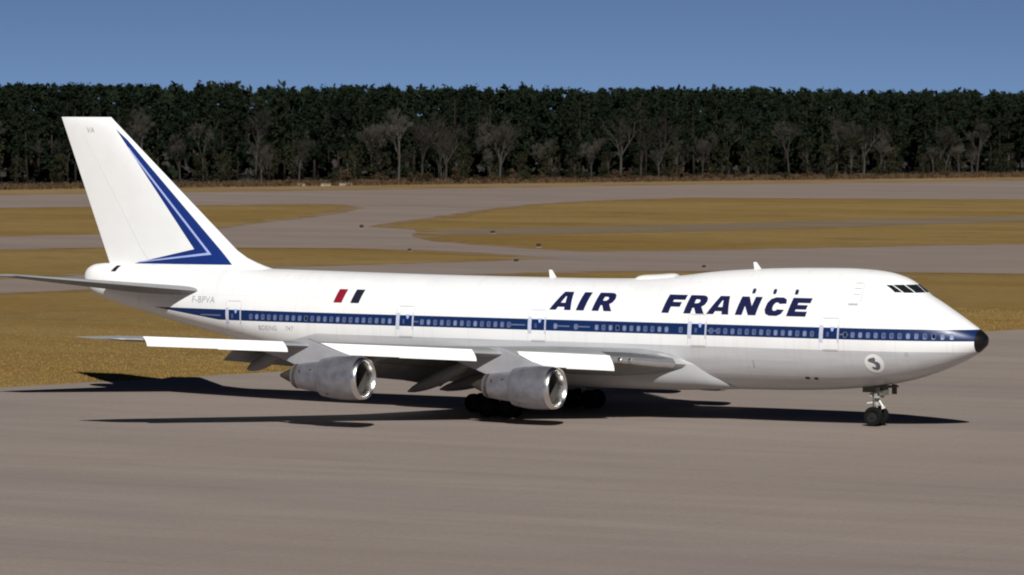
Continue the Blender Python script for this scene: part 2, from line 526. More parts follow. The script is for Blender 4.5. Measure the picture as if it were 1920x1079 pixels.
# ------------------------------------------------------------------ flat paint laid on a curved skin
def decal(name, loops, mapper, mat, parent=ROOT, ds=.5, dz=.12, flip=False):
    """loops: outer outline and holes in (a, z); mapper(a, z) -> point"""
    l3 = [[Vector((a, z, 0)) for a, z in lp] for lp in loops]
    tris = tessellate_polygon(l3)
    flat = [v for lp in l3 for v in lp]
    bm = bmesh.new()
    bv = [bm.verts.new(v) for v in flat]
    for t in tris:
        try: bm.faces.new([bv[i] for i in t])
        except ValueError: pass
    for ax, step in ((0, ds), (1, dz)):
        lo = min(v[ax] for v in flat); hi = max(v[ax] for v in flat)
        k = 1
        while lo + k * step < hi - 1e-4:
            co = Vector((0, 0, 0)); co[ax] = lo + k * step; no = Vector((0, 0, 0)); no[ax] = 1
            bmesh.ops.bisect_plane(bm, geom=bm.verts[:] + bm.edges[:] + bm.faces[:], plane_co=co, plane_no=no)
            k += 1
    for v in bm.verts: v.co = mapper(v.co.x, v.co.y)
    me = bpy.data.meshes.new(name); bm.normal_update()
    if sum((f.normal.y for f in bm.faces)) > 0:
        bmesh.ops.reverse_faces(bm, faces=bm.faces[:])
    bm.to_mesh(me); bm.free(); me.materials.append(mat)
    return part(name, me, parent)


def fmap(off=.012): return lambda s, z: on_fus(s, z, off)


GL = {
 'A': [[(0, 0), (.38, 0), (.44, .17), (.80, .17), (.84, 0), (1.22, 0), (.90, 1), (.38, 1)], [(.50, .40), (.75, .40), (.65, .76), (.60, .76)]],
 'I': [[(0, 0), (.40, 0), (.40, 1), (0, 1)]],
 'R': [[(0, 0), (.39, 0), (.39, .32), (.48, .32), (.68, 0), (1.13, 0), (.85, .39), (.99, .49), (1.05, .68), (1.0, .86), (.86, .97), (.68, 1), (0, 1)], [(.39, .57), (.57, .57), (.64, .62), (.66, .68), (.64, .74), (.57, .78), (.39, .78)]],
 'F': [[(0, 0), (.39, 0), (.39, .35), (.88, .35), (.88, .61), (.39, .61), (.39, .73), (1.0, .73), (1.0, 1), (0, 1)]],
 'N': [[(0, 0), (.37, 0), (.37, .50), (.70, 0), (1.10, 0), (1.10, 1), (.73, 1), (.73, .50), (.40, 1), (0, 1)]],
 'C': [[(1.06, .34), (.98, .12), (.77, 0), (.35, 0), (.12, .10), (0, .32), (0, .68), (.12, .90), (.35, 1), (.77, 1), (.98, .9), (1.06, .67), (.67, .65), (.62, .71), (.53, .73), (.44, .69), (.39, .58), (.39, .42), (.44, .31), (.53, .27), (.62, .29), (.67, .36)]],
 'E': [[(0, 0), (1.04, 0), (1.04, .27), (.39, .27), (.39, .38), (.95, .38), (.95, .62), (.39, .62), (.39, .73), (1.04, .73), (1.04, 1), (0, 1)]],
}
SH = .22
# letter, s at its lower left corner, width in metres without the slant, z range
for ch, s0, wd in [('A', 29.66, 1.60), ('I', 27.68, .58), ('R', 26.52, 1.46), ('F', 21.42, 1.32), ('R', 19.84, 1.48), ('A', 18.20, 1.58), ('N', 16.16, 1.46), ('C', 14.20, 1.36), ('E', 12.54, 1.34)]:
    g = GL[ch]; gw = max(p[0] for p in g[0]); z0, z1 = 6.92, 8.07
    loops = [[(s0 - (x / gw * wd + SH * y * (z1 - z0)), z0 + y * (z1 - z0)) for x, y in lp] for lp in g]
    decal('letter', loops, fmap(.014), M_letter)
for s0, mt in ((46.21, M_red), (44.87, M_navy)):
    decal('flag_bar', [[(s0, 6.98), (s0 - .66, 6.98), (s0 - .86, 7.86), (s0 - .20, 7.86)]], fmap(.014), mt)


def small_text(txt, s0, z0, size, mat, mapper=None, shear=0.0, name='lettering', parent=ROOT):
    cu = bpy.data.curves.new('txt', 'FONT'); cu.body = txt; cu.size = size; cu.offset = .012 * size; cu.space_character = 1.05; cu.shear = shear
    ob = bpy.data.objects.new('txt', cu); COL.objects.link(ob)
    dg = bpy.context.evaluated_depsgraph_get(); dg.update()
    me = bpy.data.meshes.new_from_object(ob.evaluated_get(dg))
    bpy.data.objects.remove(ob); bpy.data.curves.remove(cu)
    mp = mapper or fmap(.014)
    for v in me.vertices: v.co = mp(s0 - v.co.x, z0 + v.co.y)
    me.materials.clear(); me.materials.append(mat); me.update()
    me.name = name
    return part(name, me, parent)


small_text('F-BPVA', 58.0, 6.70, .62, M_mark, name='registration')
small_text('BOEING', 52.2, 5.02, .42, M_mark, name='maker_lettering')
small_text('747', 49.9, 5.02, .42, M_mark, name='type_number')

# doors
M_seam = plain('door_gap', (.52, .52, .54), .5, 0, .05, 2)
M_band = plain('door_edge_pale', (.50, .53, .66), .4, 0, .05, 2)  # pale bars along the door edges where they cross the blue stripe
for s0, pair in [(9.46, 0), (18.74, 0), (30.44, 0), (40.46, 0), (54.3, 1)]:
    d = empty_part('door')
    a0, a1, z0, z1 = s0 + .62, s0 - .62, 4.93, 6.86
    zlow = z0 if not pair else 5.0
    decal('edge_band', [[(a0 + .02, 5.36), (a0 - .22, 5.36), (a0 - .22, 6.42), (a0 + .02, 6.42)]], fmap(.016), M_band, d)
    decal('edge_band', [[(a1 + .06, 5.36), (a1 - .02, 5.36), (a1 - .02, 6.42), (a1 + .06, 6.42)]], fmap(.016), M_band, d)
    decal('door_seam', [[(a0 - .1, z1), (a1 + .05, z1), (a1 + .05, z1 + .035), (a0 - .1, z1 + .035)]], fmap(.018), M_seam, d)
    decal('door_seam', [[(a0 + .02, zlow), (a0 + .05, zlow), (a0 + .05, z1), (a0 + .02, z1)]], fmap(.018), M_seam, d)
    decal('door_seam', [[(a1 - .03, zlow), (a1 - .06, zlow), (a1 - .06, z1), (a1 - .03, z1)]], fmap(.018), M_seam, d)
    decal('sill_plate', [[(a0 - .2, z0 - .12), (a1 + .02, z0 - .12), (a1 + .02, z0), (a0 - .2, z0)]], fmap(.020), M_mark if not pair else M_white, d)
    decal('handle_mark', [[(s0 - .16, 6.06), (s0 - .26, 6.06), (s0 - .36, 6.34), (s0 - .06, 6.34)]], fmap(.018), M_pale, d)
    decal('door_window', [[(s0 + .16, 5.72), (s0 - .0, 5.72), (s0 - .0, 6.02), (s0 + .16, 6.02)]], fmap(.018), M_pane, d)

# cabin windows: one mesh, shared
vs = []; fs = []; mi = []
def rr(wd, ht, n=3):
    o = []
    for cx, cy, a in ((wd, ht, 0), (-wd, ht, 90), (-wd, -ht, 180), (wd, -ht, 270)):
        r_ = .09
        for k in range(n):
            q = R(a + 90 * k / (n - 1)); o.append((cx / 2 - math.copysign(r_, cx) + r_ * math.cos(q), cy / 2 - math.copysign(r_, cy) + r_ * math.sin(q)))
    return o
o1, o2 = rr(.27, .38), rr(.20, .30)
vs = [(x, -.028, z) for x, z in o1] + [(x, -.020, z) for x, z in o2] + [(x, .02, z) for x, z in o1]
n = 12
fs = [(k, (k + 1) % n, n + (k + 1) % n, n + k) for k in range(n)] + [tuple(n + k for k in range(n))] + [(2 * n + k, 2 * n + (k + 1) % n, (k + 1) % n, k) for k in range(n)]
mi = [0] * n + [1] + [0] * n
me_win = mesh('window', vs, fs, [M_rim, M_pane], False, mi)
WINS = [me_win, mesh('window', vs, fs, [M_rim, plain('drawn_blind', (.19, .22, .35), .6, 0, .1, 5)], False, mi), mesh('window', vs, fs, [M_rim, M_glass], False, mi), mesh('window', vs, fs, [M_rim, plain('half_blind', (.12, .145, .26), .5, 0, .2, 5)], False, mi)]
rw = random.Random(5)
def put_window(s, z, me=me_win):
    p = on_fus(s, z, 0); q = on_fus(s, z, 1) - p
    o = bpy.data.objects.new('window', me); link(o, ROOT)
    o.location = p + OFF
    o.rotation_euler = (math.asin(max(-1, min(1, -q.z))), 0, math.atan2(q.x, -q.y))
    return o
runs = [(1.75, 8.5), (10.6, 17.8), (19.9, 29.3), (31.5, 39.5), (41.6, 53.2)]
gaps = [20.4, 27.9, 28.4, 27.0, 31.6, 26.4, 32.2]
for a, b in runs:
    k = int((b - a) / .508)
    for i in range(k + 1):
        s = a + i * .508
        if any(abs(s - g) < .2 for g in gaps): continue
        put_window(s, 5.87, WINS[rw.choice((0, 0, 0, 1, 1, 3, 3, 3, 2))])
# upper deck windows
me_ud = mesh('window', [(x * .9, y, z * 1.05) for x, y, z in vs], fs, [M_rim, M_glass], False, mi)
for s in (15.18, 13.70, 12.16): put_window(s, 8.42, me_ud)
# thin pale marking dashes where windows are blanked
for a, b in ((29.0, 28.0), (27.7, 26.5), (8.75, 8.15), (18.0, 17.3), (39.9, 39.4), (32.6, 31.3), (57.2, 55.4)):
    decal('pale_dash', [[(a, 5.84), (b, 5.84), (b, 5.93), (a, 5.93)]], fmap(.014), M_rim)

# upper deck door, small markings, vents
d = empty_part('door')
decal('sill_plate', [[(8.42, 7.70), (7.78, 7.70), (7.78, 7.82), (8.42, 7.82)]], fmap(.016), M_mark, d)
for z in (8.35, 8.72, 9.05):
    decal('door_seam', [[(8.25, z), (7.75, z), (7.75, z + .04), (8.25, z + .04)]], fmap(.016), M_mark, d)
decal('door_seam', [[(7.68, 7.9), (7.64, 7.9), (7.64, 9.1), (7.68, 9.1)]], fmap(.016), M_mark, d)
decal('exhaust_vent', [[(65.55, 8.60), (65.15, 8.60), (64.95, 9.0), (65.30, 9.0)]], fmap(.02), M_black)
decal('probe_plate', [[(4.55, 4.62), (4.30, 4.62), (4.30, 4.84), (4.55, 4.84)]], fmap(.014), M_mark)
decal('vent_plate', [[(14.9, 3.6), (14.78, 3.6), (14.78, 4.1), (14.9, 4.1)]], fmap(.014), M_mark)
decal('vent_plate', [[(11.5, 2.95), (11.2, 2.95), (11.2, 3.1), (11.5, 3.1)]], fmap(.014), M_black)
decal('vent_plate', [[(10.9, 2.93), (10.65, 2.93), (10.65, 3.08), (10.9, 3.08)]], fmap(.014), M_black)
# emblem on the nose: white disc with a grey winged creature
em = empty_part('emblem')
cs, cz = 6.55, 4.10
decal('disc', [[(cs - .62 * math.cos(R(a)), cz + .60 * math.sin(R(a))) for a in range(0, 360, 15)]], fmap(.014), M_white, em, .2, .1)
sea = [(-.12, .36), (.05, .40), (.12, .28), (.08, .14), (.22, .12), (.34, .02), (.36, -.14), (.28, -.32), (.10, -.42), (-.14, -.36), (-.22, -.24), (-.10, -.20), (.04, -.24), (.08, -.12), (-.02, .0), (-.16, .06), (-.32, .10), (-.40, .22), (-.26, .32)]
decal('figure', [[(cs - x, cz + z) for x, z in sea]], fmap(.020), plain('emblem_grey', (.12, .12, .14), .5, 0, .2, 8), em, .2, .1)


# cockpit windows: laid along the plan contour at each height
def contour(z, p):
    a, b = 0.0, 9.0
    while zt(a) < z: a += .01
    s = a; L = 0; y0 = 0.0; st = .01
    while s < b:
        y1 = hw(s + st, z); L2 = L + math.hypot(st, y1 - y0)
        if L2 >= p:
            k = (p - L) / max(1e-6, L2 - L); return s + st * k, y0 + (y1 - y0) * k
        L = L2; y0 = y1; s += st
    return s, y0


def cock(p, z, side):
    s, y = contour(z, p); s2, y2 = contour(z, p + .05)
    t = Vector((-(s2 - s), y2 - y, 0)).normalized(); nrm = Vector((t.y, -t.x, 0))
    if nrm.x < 0: nrm = -nrm
    nrm = (nrm + Vector((0, 0, .45))).normalized()
    q = Vector((-s, y, z)) + nrm * .02
    return Vector((q.x, side * q.y, q.z))


for side in (-1, 1):
    for p0, p1, zl, zh in [(.06, 1.02, 8.52, 9.00), (1.12, 1.78, 8.52, 9.00), (1.88, 2.34, 8.54, 8.98)]:
        vs = []; fs = []; N, K = 6, 4
        for i in range(N + 1):
            for j in range(K + 1):
                z = zl + (zh - zl) * j / K
                p = p0 + (p1 - p0) * i / N
                if p0 > 1.8 and i == N: p -= .16 * (j / K)
                vs.append(cock(p, z, side))
        for i in range(N):
            for j in range(K): fs.append((i * (K + 1) + j, i * (K + 1) + j + 1, (i + 1) * (K + 1) + j + 1, (i + 1) * (K + 1) + j))
        me = mesh('windscreen_pane', vs, fs, M_glass, True)
        if sum(p.normal.y for p in me.polygons) * side < 0: me.flip_normals()
        part('windscreen_pane', me)

# aerials and the roof pod
for s0, h in ((16.0, .48), (31.0, .55)):
    m = MB(); zz = zt(s0) - .05
    a = [(-s0 - .28, -.05, zz), (-s0 + .22, -.05, zz), (-s0 + .22, .05, zz), (-s0 - .28, .05, zz)]
    b = [(-s0 - .36, -.02, zz + h), (-s0 - .14, -.02, zz + h), (-s0 - .14, .02, zz + h), (-s0 - .36, .02, zz + h)]
    m.add(a + b, [(0, 1, 5, 4), (1, 2, 6, 5), (2, 3, 7, 6), (3, 0, 4, 7), (4, 5, 6, 7)])
    o = m.build('blade_aerial', M_white, ROOT); o.location = OFF
vs = []; fs = []; NA, NB = 20, 10
for i in range(NA + 1):
    a = i / NA * 2 - 1; s1 = 23.3 + a * 1.5
    for j in range(NB + 1):
        b = j / NB * 2 - 1; y = b * .62
        vs.append((-s1, y, zt(s1) - y * y / 5.0 - .03 + .24 * (1 - a ** 6) ** .5 * (1 - b * b) ** .5))
for i in range(NA):
    for j in range(NB): fs.append((i * (NB + 1) + j, i * (NB + 1) + j + 1, (i + 1) * (NB + 1) + j + 1, (i + 1) * (NB + 1) + j))
part('roof_pod', mesh('roof_pod', vs, fs, M_white, True))


# ------------------------------------------------------------------ aerofoil surfaces
def foil(n=14):
    """unit chord outline: upper from trailing edge to nose, lower back; thickness 1"""
    xs = [(1 - math.cos(math.pi * k / n)) / 2 for k in range(n + 1)]
    th = lambda x: 5 * (.2969 * math.sqrt(x) - .126 * x - .3516 * x**2 + .2843 * x**3 - .1036 * x**4)
    up = [(x, th(x)) for x in xs[::-1]]; lo = [(x, -th(x) * .75) for x in xs[1:-1]]
    return up + lo, n + 1


def wing_surface(name, secs, side, mats, parent=ROOT, x0=0.0, x1=1.0):
    """secs: (y, sLE, chord, zLE, thickness, incidence)"""
    prof, nu = foil()
    vs = []; fs = []; mi = []
    for (y, le, c, z, t, inc) in secs:
        for (x, h) in prof:
            dx = x * c; dz = h * t * c
            vs.append((-(le + dx * math.cos(inc) + dz * math.sin(inc)), side * y, z + dz * math.cos(inc) - dx * math.sin(inc)))
    n = len(prof)
    for i in range(len(secs) - 1):
        for k in range(n):
            q = (i * n + k, i * n + (k + 1) % n, (i + 1) * n + (k + 1) % n, (i + 1) * n + k)
            fs.append(q if side < 0 else q[::-1]); mi.append(0 if k < nu - 1 else 1)
    e = tuple((len(secs) - 1) * n + k for k in range(n)); fs.append(e if side < 0 else e[::-1]); mi.append(0)
    e = tuple(range(n)); fs.append(e[::-1] if side < 0 else e); mi.append(0)
    me = mesh(name, vs, fs, mats if isinstance(mats, list) else [mats, mats], True, mi, 50)
    return part(name, me, parent)


LE = lambda y: 20.2 + .94 * (y - 3.6)
TEf = pchip([(2.0, 35.6), (3.6, 35.7), (11.7, 36.9), (20.8, 42.4), (29.0, 48.2), (29.8, 48.4)])
ZL = pchip([(2.0, 3.55), (3.6, 3.72), (7, 4.10), (11.7, 4.45), (20.8, 5.10), (29.8, 5.68)])
ysec = [2.0, 3.2, 3.9, 5, 6.5, 8.5, 10, 11.7, 14, 17, 20.8, 24, 27, 28.6, 29.3, 29.7]


def wsec(y):
    le = LE(y); c = TEf(y) - le
    t = np.interp(y, [2, 5, 11.7, 29.8], [.135, .125, .10, .085]); inc = np.interp(y, [2, 11.7, 29.8], [R(1.6), R(.6), R(-1.2)])
    if y > 29: le += (y - 29) * 1.1; c = 48.4 - le; t *= 1 - (y - 29) * .7
    return (y, le, c, ZL(y), t, inc)


def wing_point(y, frac, under=True):
    y_, le, c, z, t, inc = wsec(y)
    th = 5 * (.2969 * math.sqrt(frac) - .126 * frac - .3516 * frac**2 + .2843 * frac**3 - .1036 * frac**4)
    return Vector((-(le + frac * c), y, z - frac * c * math.sin(inc) + (-th * .75 if under else th) * t * c))


M_edge = plain('bright_edge_metal', (.72, .72, .72), .24, .9, .05, 2)
M_krueger = plain('krueger_paint', (.80, .80, .78), .35, 0, .04, 1)
for side in (-1, 1):
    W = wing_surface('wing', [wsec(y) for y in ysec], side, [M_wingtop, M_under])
    # leading edge flaps: curved plates swung down and forward
    for ya, yb, chd in [(6.80, 9.1, .98), (9.12, 11.25, .92), (13.45, 17.1, .74), (17.12, 20.75, .70), (22.37, 25.6, .64), (25.62, 28.85, .60)]:
        vs = []; fs = []; N, K = 6, 6
        for i in range(N + 1):
            y = ya + (yb - ya) * i / N; s0 = LE(y) + .02; z0 = ZL(y) + .16
            for lay in (0, .05):
                for j in range(K + 1):
                    u = j / K
                    ds = .10 + .36 * math.sin(u * math.pi * .5); dz = chd * u - .06
                    vs.append((-(s0 - ds * (1 if lay == 0 else .86)) , side * y, z0 - dz))
        L = 2 * (K + 1)
        for i in range(N):
            for j in range(K):
                a = i * L + j; fs.append((a, a + 1, a + L + 1, a + L)); b = a + K + 1; fs.append((b, b + L, b + L + 1, b + 1))
            for j in (0, K):
                a = i * L + j; fs.append((a, a + L, a + L + K + 1, a + K + 1))
        for i in (0, N):
            for j in range(K): a = i * L + j; fs.append((a, a + K + 1, a + K + 2, a + 1))
        me = mesh('leading_edge_flap', vs, fs, M_krueger, True, angle=40)
        bm = bmesh.new(); bm.from_mesh(me); bmesh.ops.recalc_face_normals(bm, faces=bm.faces); bm.to_mesh(me); bm.free()
        part('leading_edge_flap', me, W)
    # bright nose skin of the inner wing and its landing lights
    prof_, nu_ = foil(); vs = []; fs = []
    half = [p for p in prof_ if p[0] < .055]
    ys = [3.5, 4.2, 5.0, 5.8, 6.72]
    for y in ys:
        y_, le, c, z, t, inc = wsec(y)
        for (x, h) in half: vs.append((-(le + x * c - .012), side * y, z + h * t * c * 1.012))
    n_ = len(half)
    for i in range(len(ys) - 1):
        for k in range(n_ - 1):
            q = (i * n_ + k, i * n_ + k + 1, (i + 1) * n_ + k + 1, (i + 1) * n_ + k); fs.append(q if side < 0 else q[::-1])
    part('leading_edge_skin', mesh('leading_edge_skin', vs, fs, M_edge, True), W)
    for y in (5.75, 6.25):
        m = MB(); m.lathe([(-.12, .02), (-.10, .15), (.06, .17), (.09, .14), (.10, .001)], 'x', 16, (-(LE(y) - .04), side * y, ZL(y) - .02))
        part('landing_light', mesh('landing_light', m.v, m.f, M_lip, True, angle=40), W)
    # trailing edge flaps, partly lowered: two elements each
    for ya, yb in [(3.6, 11.6), (13.0, 20.6)]:
        for el, (cf, drop, back, ang) in enumerate([(.22, .06, -.06, 20), (.16, .72, .115, 40)]):
            sec = []
            for y in (ya, (ya + yb) / 2, yb):
                y_, le, c, z, t, inc = wsec(y); c0 = min(c, 9.0)
                zte = z - c * math.sin(inc)
                sec.append((y, TEf(y) + back * c0 - .35, cf * c0, zte - drop * c0 / 9, .13, R(ang)))
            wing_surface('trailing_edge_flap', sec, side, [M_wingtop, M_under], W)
    # canoe shaped flap track fairings hanging below the trailing edge
    for y, tip in [(5.0, (36.7, 1.60)), (8.3, (37.15, 1.62)), (14.4, (39.6, 2.5)), (19.6, (42.2, 3.42))]:
        a = wing_point(y, .66); b = Vector((-tip[0], y, tip[1])); mid = (a + b) / 2 + Vector((0, 0, -.22))
        m = MB(); pts = []; rad = []
        for k in range(13):
            u = k / 12; p = a * (1 - u) ** 2 + mid * 2 * u * (1 - u) + b * u * u
            pts.append((p.x, p.y * side, p.z)); rad.append(max(.02, .46 * math.sin(math.pi * (u * .86 + .10)) ** .75 * (1 if u < .98 else .5)))
        m.tube(pts, rad, 12)
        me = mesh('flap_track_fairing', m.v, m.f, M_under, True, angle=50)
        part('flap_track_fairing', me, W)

    # tail plane
    wing_surface('tailplane', [(y, 56.6 + .955 * (y - 1.0), 9.2 - .665 * (y - 1), 7.33 + .125 * (y - 1), .085 if y < 11 else .05, R(-.3)) for y in (.6, 2.2, 4.5, 7.5, 10.3, 10.95, 11.08)], side, [M_wingtop, M_under])

# fin and rudder
def fin_line(z):
    u = (z - 9.0) / (19.24 - 9.0)
    le = 66.15 - (19.24 - z) * (66.15 - 55.2) / (19.24 - 9.75)
    if z < 10.2: le -= (10.2 - z) ** 2 * 1.05
    te = 66.25 + (70.3 - 66.25) * (z - 9.15) / (19.2 - 9.15)
    return le, te


zf = [8.6, 9.0, 9.2, 9.4, 9.7, 10.2, 11, 12.5, 14.5, 16.5, 18.5, 19.0, 19.17, 19.24]
HINGE = .70
prof, nu = foil(16)
def fin_half(x, c, t): return 5 * t * c * (.2969 * math.sqrt(max(x, 0)) - .126 * x - .3516 * x**2 + .2843 * x**3 - .1036 * x**4)
def fin_t(z): return .105 * (1 if z < 18.9 else max(.25, 1 - (z - 18.9) * 2))


def fin_mesh(name, xa, xb):
    vs = []; fs = []; xs = [xa + (xb - xa) * (k / 16) ** (1.7 if xa == 0 else 1) for k in range(17)]
    for z in zf:
        le, te = fin_line(z); c = te - le
        row = [(-(le + x * c), -fin_half(x, c, fin_t(z)) , z) for x in xs]
        row += [(p[0], -p[1], z) for p in row[::-1]]
        vs += row
    n = 34
    for i in range(len(zf) - 1):
        for k in range(n): fs.append((i * n + k, (i + 1) * n + k, (i + 1) * n + (k + 1) % n, i * n + (k + 1) % n))
    fs.append(tuple((len(zf) - 1) * n + k for k in range(n)))
    me = mesh(name, vs, fs, M_white, True, angle=45)
    bm = bmesh.new(); bm.from_mesh(me); bmesh.ops.remove_doubles(bm, verts=bm.verts, dist=1e-5); bmesh.ops.recalc_face_normals(bm, faces=bm.faces); bm.to_mesh(me); bm.free()
    return part(name, me)


FIN = fin_mesh('vertical_fin', 0.0, HINGE)
fin_mesh('rudder', HINGE + .003, 1.0)


def finmap(off=.012):
    def f(s, z):
        le, te = fin_line(z); c = te - le; x = min(max((s - le) / c, .0005), 1)
        return Vector((-s, -(fin_half(x, c, fin_t(z)) + off), z))
    return f


decal('chevron', [[(65.62, 18.43), (64.64, 17.45 + .22), (55.75, 9.24), (64.0, 9.17), (58.86, 10.25), (64.64, 17.45 - .18)]], finmap(.012), M_blue, FIN, .3, .3)
P = lambda a, b, t: (a[0] + (b[0] - a[0]) * t, a[1] + (b[1] - a[1]) * t)
decal('pinstripe', [[(64.5, 17.18), (63.9, 16.54), (57.45, 9.90), (63.65, 9.24), (63.65, 9.30), (57.78, 10.02), (63.95, 16.42), (64.5, 17.10)]], finmap(.020), M_pale, FIN, .3, .3)
decal('mark', [[(68.05, 18.2), (67.45, 18.2), (67.45, 18.52), (68.05, 18.52)]], finmap(.012), M_mark, FIN) if False else None
small_text('VA', 68.05, 18.16, .52, M_mark, finmap(.014), name='fin_code', parent=FIN)

# ------------------------------------------------------------------ engines
def engine(yc, sl, zc):
    side = -1 if yc < 0 else 1
    e = empty_part('engine')
    c = (-sl, yc, zc)
    m = MB()   # intake lip and fan cowl
    lip = [(-.55, 1.02), (-.25, 1.06), (-.06, 1.13), (0, 1.19), (-.03, 1.25), (-.14, 1.30), (-.32, 1.34)]
    m.lathe(lip, 'x', 48, c); m.build('intake_lip', M_lip, e, True, 60)
    m = MB(); m.lathe([(-.32, 1.342), (-.9, 1.375), (-1.6, 1.375), (-2.3, 1.33), (-2.95, 1.22), (-3.0, 1.20), (-3.0, 1.12), (-2.6, 1.10)], 'x', 48, c); m.build('fan_cowl', M_metal, e, True, 40)
    m = MB(); m.lathe([(-.55, 1.02), (-1.4, 1.10)], 'x', 40, c); m.build('intake_duct', M_fan, e, True)
    m = MB()   # fan: blades and spinner
    m.lathe([(-1.40, 1.10), (-1.42, .001)], 'x', 32, c)
    for k in range(26):
        q = 2 * math.pi * k / 26; r0, r1 = .36, 1.09; dq = .09
        v = []
        for r_, dx in ((r0, .12), (r1, .16)):
            v += [(c[0] - 1.22, c[1] + r_ * math.cos(q), c[2] + r_ * math.sin(q)), (c[0] - 1.22 - dx, c[1] + r_ * math.cos(q + dq * (1 if r_ > 1 else 2.2)), c[2] + r_ * math.sin(q + dq * (1 if r_ > 1 else 2.2)))]
        m.add(v, [(0, 1, 3, 2)])
    m.build('fan', M_fan, e)
    m = MB(); m.lathe([(-.85, .01), (-.92, .13), (-1.05, .26), (-1.25, .37), (-1.4, .38)], 'x', 20, c); m.build('spinner', M_hot, e, True)
    m = MB(); m.lathe([(-2.55, 1.0), (-2.9, 1.0), (-3.4, .97), (-4.2, .88), (-4.75, .80), (-5.15, .72), (-5.15, .66), (-4.9, .66)], 'x', 40, (c[0], c[1], c[2] + .02)); m.build('core_cowl', M_metal, e, True, 40)
    m = MB(); m.lathe([(-4.75, .802), (-4.98, .80), (-5.0, .70)], 'x', 40, (c[0], c[1], c[2] + .02)); m.build('reverser_band', M_hot, e, True, 40)
    m = MB(); m.lathe([(-4.9, .60), (-5.3, .50), (-5.8, .30), (-6.25, .10), (-6.3, .001)], 'x', 28, (c[0], c[1], c[2] + .02)); m.build('exhaust_plug', M_hot, e, True)
    # pylon: a thin slab between nacelle and wing
    wy = abs(yc); zw = ZL(wy); le = LE(wy)
    top = [(sl + 1.0, zc + 1.36), (sl + 2.0, zc + 1.62), (le - .25, zw + .22), (le + .5, zw + .45), (le + 2.6, zw + .30), (le + 4.4, zw - .30)]
    bot = [(sl + 1.0, zc + 1.22), (sl + 2.0, zc + 1.22), (sl + 3.02, zc + 1.10), (sl + 3.3, zc + .85), (sl + 5.0, zc + .66), (sl + 6.2, zc + 1.05)]
    vs = []; fs = []
    hwid = [.10, .22, .27, .27, .25, .06]
    for (s1, z1), (s2, z2), h in zip(top, bot, hwid):
        vs += [(-s1, yc - h, z1), (-s1, yc + h, z1), (-s2, yc + h, z2), (-s2, yc - h, z2)]
    for i in range(5):
        for k in range(4): fs.append((i * 4 + k, i * 4 + (k + 1) % 4, (i + 1) * 4 + (k + 1) % 4, (i + 1) * 4 + k))
    fs += [(0, 3, 2, 1), (20, 21, 22, 23)]
    me = mesh('pylon', vs, fs, M_pylon); bm = bmesh.new(); bm.from_mesh(me)
    bmesh.ops.bevel(bm, geom=[ed for ed in bm.edges if abs(ed.verts[0].co.y - ed.verts[1].co.y) < .2], offset=.07, segments=2, affect='EDGES')
    bmesh.ops.recalc_face_normals(bm, faces=bm.faces); bm.to_mesh(me); bm.free()
    me.polygons.foreach_set('use_smooth', [True] * len(me.polygons)); me.set_sharp_from_angle(angle=R(35))
    part('pylon', me, e)
    # small latches and vents on the near side of the core cowl
    for ds, dz, sz in ((3.55, .42, .20), (4.35, .38, .16), (2.3, -.95, .18)):
        m = MB(); rr_ = .95 if ds > 3 else 1.345
        yy = math.sqrt(max(.01, rr_ ** 2 - dz ** 2)) - (.03 if ds < 4 else .06)
        m.box((c[0] - ds, yc + side * yy, zc + dz), (sz, .06, sz)); m.build('cowl_vent', M_hot, e)
    return e


M_pylon = plain('pylon_paint', (.36, .36, .38), .45, .25, .10, .8)
for yc, sl, zc in [(-20.83, 32.65, 3.20), (-11.68, 24.14, 2.42), (11.68, 24.14, 2.42), (20.83, 32.65, 3.20)]:
    engine(yc, sl, zc)

# ------------------------------------------------------------------ undercarriage
def wheel_mesh(r, wd):
    m = MB(); h = wd / 2
    m.lathe([(-h * .8, r * .55), (-h, r * .72), (-h * .92, r * .90), (-h * .5, r), (h * .5, r), (h * .92, r * .90), (h, r * .72), (h * .8, r * .55)], 'y', 28, (0, 0, 0), 0)
    m.lathe([(-h * .8, r * .55), (-h * .45, r * .50), (-h * .5, .10), (-h * .9, .09), (-h * .9, .001)], 'y', 20, (0, 0, 0), 1)
    m.lathe([(h * .8, r * .55), (h * .45, r * .50), (h * .5, .10), (h * .9, .09), (h * .9, .001)], 'y', 20, (0, 0, 0), 1)
    return mesh('wheel', m.v, m.f, [M_dark, M_hub], True, m.m, 40)


me_wh = wheel_mesh(.62, .44)
g = empty_part('nose_landing_gear')
s0 = 7.62
for y in (-.46, .46): obj('wheel', me_wh, g, (-s0, y, .62))
m = MB(); m.tube([(-s0, 0, .62), (-s0 + .02, 0, 1.5)], .09, 12); m.tube([(-s0 + .02, 0, 1.3), (-s0 + .06, 0, 2.9)], .155, 14); m.tube([(-s0, -.5, .62), (-s0, .5, .62)], .075, 10); m.build('strut', M_strut, g, True)
m = MB(); m.tube([(-s0 + .16, 0, 1.65), (-s0 + .52, 0, 1.15), (-s0 + .08, 0, .72)], .075, 8); m.box((-s0 + .48, 0, 1.18), (.10, .34, .16)); m.build('torque_link', M_gearwhite, g, True)
m = MB(); m.tube([(-s0 + .1, -.16, 2.0), (-s0 - 1.3, -.20, 2.62)], .055, 8); m.tube([(-s0 + .1, .16, 2.0), (-s0 - 1.3, .20, 2.62)], .055, 8); m.build('drag_brace', M_strut, g, True)
m = MB(); m.tube([(-s0 - .62, -.05, 1.42), (-s0 + .02, -.05, 1.50)], .05, 8); m.build('steering_cylinder', M_gearwhite, g, True)
m = MB(); m.tube([(-s0 - .16, -.17, .7), (-s0 - .14, -.17, 2.3)], .025, 6); m.build('hydraulic_hose', M_dark, g, True)
